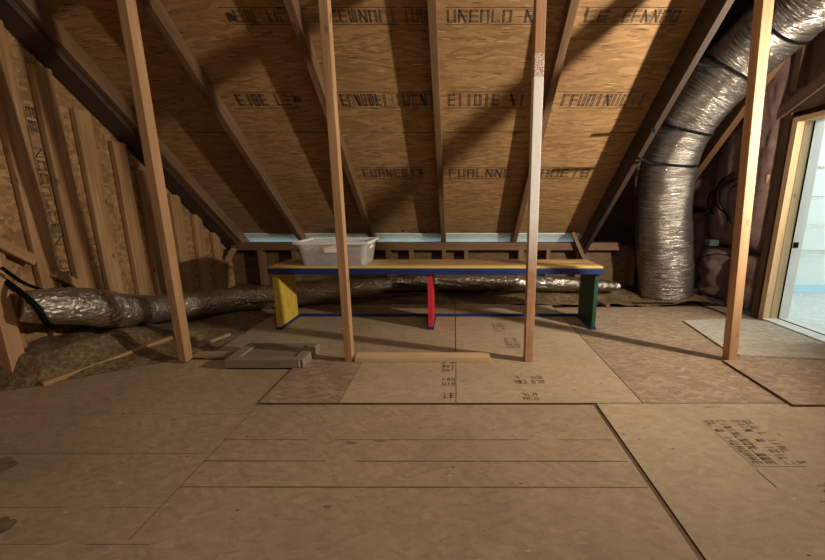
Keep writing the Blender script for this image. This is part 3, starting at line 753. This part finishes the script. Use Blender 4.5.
# ------------------------------------------------------------------ right wall, batts, doorway
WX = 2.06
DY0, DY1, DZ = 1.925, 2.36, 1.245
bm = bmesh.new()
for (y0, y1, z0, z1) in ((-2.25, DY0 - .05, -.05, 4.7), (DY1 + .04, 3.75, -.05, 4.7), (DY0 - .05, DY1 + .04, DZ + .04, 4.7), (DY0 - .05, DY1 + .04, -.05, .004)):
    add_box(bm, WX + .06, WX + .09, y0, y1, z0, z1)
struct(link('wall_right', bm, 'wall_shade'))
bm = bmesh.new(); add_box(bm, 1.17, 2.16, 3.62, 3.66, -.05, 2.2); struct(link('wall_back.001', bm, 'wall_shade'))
def stud_r(y, z0, z1, label, mat='rafter_wood', w=.04):
    o = board('wall_stud', (WX + .03, y, z0), (WX + .03, y, z1), w, .06, (-1, 0, 0), mat); return tag(o, label, 'stud')
stud_r(2.45, .0, 2.2, 'dark stud just left of the doorway frame', 'dark_wood', .05)
stud_r(2.72, .0, 2.0, 'dark stud in the insulated wall behind the hanging cables', 'dark_wood')
stud_r(3.06, .0, 1.8, 'dark stud in the insulated wall beside the upright duct', 'dark_wood')
def batt(y0, y1, z0, z1, bulge, seed, label):
    bm = bmesh.new(); n, mm = 22, 40; g = []
    for j in range(mm + 1):
        rw = []
        for i in range(n + 1):
            u, v = i / n, j / mm
            prof = (max(0, 1 - abs(2 * u - 1) ** 2.6)) ** .6 * (max(0, 1 - abs(2 * v - 1) ** 8)) ** .5
            k = prof * bulge * (1 + .35 * noise.noise(Vector((u * 2.2 + seed, v * 5, seed)))) + .010 * noise.noise(Vector((u * 8 + seed, v * 14, 2))) * prof
            rw.append(bm.verts.new((WX + .052 - k, y0 + (y1 - y0) * u, z0 + (z1 - z0) * v)))
        g.append(rw)
    for j in range(mm):
        for i in range(n): bm.faces.new((g[j][i], g[j + 1][i], g[j + 1][i + 1], g[j][i + 1]))
    r = bmesh.ops.extrude_face_region(bm, geom=bm.faces[:])
    for v in r['geom']:
        if isinstance(v, bmesh.types.BMVert): v.co.x = WX + .058
    bmesh.ops.recalc_face_normals(bm, faces=bm.faces[:])
    o = link('insulation_batt', bm, 'batt_facing', None, True); tag(o, label, 'insulation', 'wall insulation batts')
batt(2.48, 2.70, .02, .42, .10, 1, 'pinkish insulation batt between the rightmost post and the doorway, lower part')
batt(2.48, 2.70, .43, 1.75, .10, 4, 'tall pinkish insulation batt left of the doorway, upper part')
batt(2.74, 3.04, .03, .44, .14, 7, 'bulging insulation batt low on the right wall beside the big duct')
batt(2.74, 3.04, .45, 1.4, .10, 11, 'brownish insulation batt behind the hanging black cables')
batt(3.08, 3.5, .03, .7, .12, 15, 'dark insulation batt in the corner behind the big duct, lower one')
batt(3.08, 3.5, .72, 1.15, .10, 19, 'dark insulation batt in the corner behind the big duct, upper one')
# wood block and upper framing
o = board('wood_block', (WX - .0, 2.50, .93), (WX - .0, 2.60, .93), .05, .05, (0, 0, 1), 'stud_wood'); tag(o, 'small wood block sticking out left of the doorway', 'block')
o = board('header_beam', (WX + .03, 1.2, 1.38), (WX + .03, 2.62, 1.38), .06, .13, (0, 0, 1), 'dark_wood'); tag(o, 'dark header beam above the doorway', 'beam')
o = board('ledger_board', (WX + .01, 1.2, 1.325), (WX + .01, 2.2, 1.325), .03, .05, (0, 0, 1), 'grey_wood'); tag(o, 'greyish board strip fixed over the doorway', 'board')
o = board('gable_chord', (WX + .01, 2.75, 1.22), (WX + .01, 1.5, 1.22 + 1.25 * .45), .05, .07, (0, 0, 1), 'dark_wood'); tag(o, 'dark sloping timber above the doorway on the right wall', 'timber')

door = bpy.data.objects.new('door_1', None); COL.objects.link(door); door.location = (WX, DY1, 0); struct(door)
def dpart(name, x0, x1, y0, y1, z0, z1, mat, bevel=.0015):
    o = box_obj(name, x0 - WX, x1 - WX, y0 - DY1, y1 - DY1, z0, z1, mat, door, bevel); return o
def dboard(name, p0, p1, w, t, up, mat):
    o = board(name, p0, p1, w, t, up, mat); mw = o.matrix_world.copy(); o.parent = door; o.matrix_world = Matrix.Translation(-Vector((WX, DY1, 0))) @ mw
    o.matrix_parent_inverse = Matrix(); o.matrix_basis = Matrix.Translation(-Vector((WX, DY1, 0))) @ mw; return o
dboard('jamb', (WX + .012, DY1 + .019, .0), (WX + .012, DY1 + .019, DZ + .03), .038, .045, (-1, 0, 0), 'pale_wood')
dboard('jamb', (WX + .062, DY1 + .014, .0), (WX + .062, DY1 + .014, DZ + .01), .03, .05, (-1, 0, 0), 'pale_wood')
dboard('jamb', (WX + .03, DY0 - .02, .0), (WX + .03, DY0 - .02, DZ + .03), .038, .085, (-1, 0, 0), 'pale_wood')
dboard('head_jamb', (WX + .03, DY0 - .03, DZ + .02), (WX + .03, DY1 + .03, DZ + .02), .08, .03, (0, 0, 1), 'pale_wood')
dboard('inner_jamb', (WX + .125, DY1 + .012, .0), (WX + .125, DY1 + .012, DZ + .02), .03, .066, (-1, 0, 0), 'white_trim')['label'] = 'white inner jamb'
dpart('weatherstrip', WX + .0865, WX + .0925, DY1 - .006, DY1 + .01, .0, DZ + .01, 'black_rubber')
dpart('threshold', WX - .01, WX + .16, DY0, DY1, .005, .022, 'white_trim')
dpart('threshold_seal', WX + .085, WX + .092, DY0, DY1, .022, .026, 'black_rubber')
zst = at_y(795, 245, DY1).z
dpart('strike_plate', WX + .098, WX + .13, DY1 - .007, DY1 - .003, zst - .018, zst + .018, 'black_rubber')

# closet beyond the doorway
CX0, CX1, CYB, CYF, CZ = WX + .16, 4.3, 3.16, .9, 1.9
bm = bmesh.new(); add_box(bm, WX + .1, CX1, CYB, CYB + .04, -.02, CZ); struct(link('wall_closet_back', bm, 'closet_paint'))
bm = bmesh.new(); add_box(bm, CX1, CX1 + .04, CYF, CYB, -.02, CZ); struct(link('wall_closet_right', bm, 'closet_paint'))
bm = bmesh.new(); add_box(bm, WX + .1, CX1, CYF - .04, CYF, -.02, CZ); struct(link('wall_closet_front', bm, 'closet_paint'))
bm = bmesh.new()
for (y0, y1, z0, z1) in ((CYF, DY0 - .01, 0, CZ), (DY1 + .03, CYB, 0, CZ), (DY0 - .01, DY1 + .03, DZ + .02, CZ)): add_box(bm, WX + .13, WX + .16, y0, y1, z0, z1)
struct(link('wall_closet_left', bm, 'closet_paint'))
bm = bmesh.new(); add_box(bm, WX + .1, CX1 + .04, CYF - .04, CYB + .04, CZ, CZ + .04); struct(link('ceiling_closet', bm, 'closet_paint'))
bm = bmesh.new(); add_box(bm, WX + .16, CX1, CYF, CYB, -.03, .008); struct(link('floor_closet', bm, 'closet_carpet'))
bm = bmesh.new(); add_box(bm, WX + .16, CX1, CYB - .014, CYB, .008, .075, .002); struct(link('baseboard_closet', bm, 'closet_trim'))
for k, (py, where) in enumerate(((166, 'topmost'), (196, 'second from the top'), (226, 'second from the bottom'), (254, 'lowest'))):
    z = at_y(810, py, CYB - .25).z
    t = thing('wire_shelf', (2.9, CYB, z), 'white wire shelf on the back wall of the bright closet, ' + where, 'shelf', 'closet wire shelves')
    bm = bmesh.new()
    def rod(p, q, r):
        d = Vector(q) - Vector(p); rr_ = bmesh.ops.create_cone(bm, cap_ends=True, segments=6, radius1=r, radius2=r, depth=d.length)
        M = Matrix.Translation((Vector(p) + Vector(q)) / 2) @ d.to_track_quat('Z', 'Y').to_matrix().to_4x4()
        for v in rr_['verts']: v.co = M @ v.co
    for (yy, zz) in ((-.25, 0), (-.25, -.028), (-.12, 0), (-.004, 0)): rod((-.6, yy, zz), (1.38, yy, zz), .0032)
    x = -.6
    while x < 1.38:
        rod((x, -.25, 0), (x, -.002, 0), .0016); rod((x, -.25, 0), (x, -.25, -.028), .0016); x += .026
    link('wire_deck', bm, 'white_trim', t)
    if k == 0:
        bm = bmesh.new()
        p0 = at_y(817, 167, CYB - .25) - Vector((2.9, CYB, z)); rod(p0, p0 + Vector((0, .248, -.20)), .005); link('brace', bm, 'white_trim', t)

# carpet piece in front of the doorway
cz = TH + .0005
pts = [at_z(683, 320, .02), at_z(722, 346, .02), at_z(740, 354.5, .02), at_z(825, 358, .02), at_z(860, 359, .02), at_z(860, 360, .02), at_z(757, 321, .02), at_z(735, 318, .02)]
pts = [V(p.x, p.y) for p in pts]
pts[4] = V(2.035, pts[3].y); pts[5] = V(2.035, 2.05); pts[6] = V(2.035, pts[6].y)
o = slab('carpet_remnant', pts, cz, cz + .009, 'carpet'); tag(o, 'speckled tan carpet piece on the floor in front of the doorway', 'carpet')

# cables
B_ = WX - .07
loops = [[(736, 172), (722, 180), (714, 194), (712, 210), (704, 216)], [(736, 174), (718, 186), (716, 204), (726, 214), (728, 222)], [(738, 178), (724, 184), (720, 200), (728, 216), (732, 224)], [(735, 180), (712, 192), (708, 204), (714, 214)], [(738, 184), (730, 190), (728, 206), (730, 220)]]
ls = ['longest loop, reaching toward the big duct', 'middle loop curling down', 'loop nearest the rightmost post', 'short loop on the left of the bundle', 'short strand on the right of the bundle']
for k, (lp, ln) in enumerate(zip(loops, ls)):
    cable('hanging_cable', [wy(x, y, B_ - .004 * k) for x, y in lp], .0055, 'black_rubber', 'black cable in the wall bundle, ' + ln, 'cable', 'cable bundle on the wall')
cable('wall_cable', [wy(690, 266, 1.9), wy(700, 258, 1.9), wy(716, 254, 1.9), wy(730, 256, 1.92), wy(738, 260, 1.95)], .004, 'black_rubber', 'thin dark cable drooping across the bulging insulation batt', 'cable')
cable('floor_cable', [at_z(632, 303, .02), at_z(660, 303, .018), at_z(690, 304, .018), at_z(712, 309, .018), at_z(735, 318, .018)], .005, 'black_rubber', 'black cable on the floor curving in front of the big duct', 'cable')
o = box_obj('junction_box', WX - .13, WX - .06, 2.80, 2.86, .455, .50, 'teal_plastic'); tag(o, 'small teal plastic box on the insulated wall by the rightmost post', 'box')

# ------------------------------------------------------------------ light
def light(name, kind, loc, energy, color, **kw):
    d = bpy.data.lights.new(name, kind); o = bpy.data.objects.new(name, d); COL.objects.link(o)
    o.location = loc; d.energy = energy; d.color = color
    for k, v in kw.items(): setattr(d, k, v)
    return o
lamp = light('work_lamp', 'SPOT', (1.96, 1.12, 1.10), 245, (1.0, .86, .69), shadow_soft_size=.03, spot_size=R(172), spot_blend=1.0)
lamp.rotation_euler = (Vector((-.2, 2.7, 1.6)) - lamp.location).to_track_quat('-Z', 'Y').to_euler()
a = light('fill_light', 'AREA', (.4, -.2, 2.6), 18, (1.0, .86, .70), shape='DISK', size=1.1)  # added soft fill that evens out the floor, not an actual fixture
a.rotation_euler = (R(4), 0, 0)
light('closet_lamp', 'POINT', (3.2, 1.9, 1.6), 36, (.90, 1.0, .97), shadow_soft_size=.15)
w = bpy.data.worlds.new('daylight'); S.world = w; w.use_nodes = True
bg = w.node_tree.nodes['Background']; bg.inputs[0].default_value = (.74, .90, .97, 1); bg.inputs[1].default_value = 3.6
S.view_settings.view_transform = 'Standard'; S.view_settings.look = 'None'; S.view_settings.gamma = 1; S.view_settings.exposure = 0
S.view_settings.use_curve_mapping = False
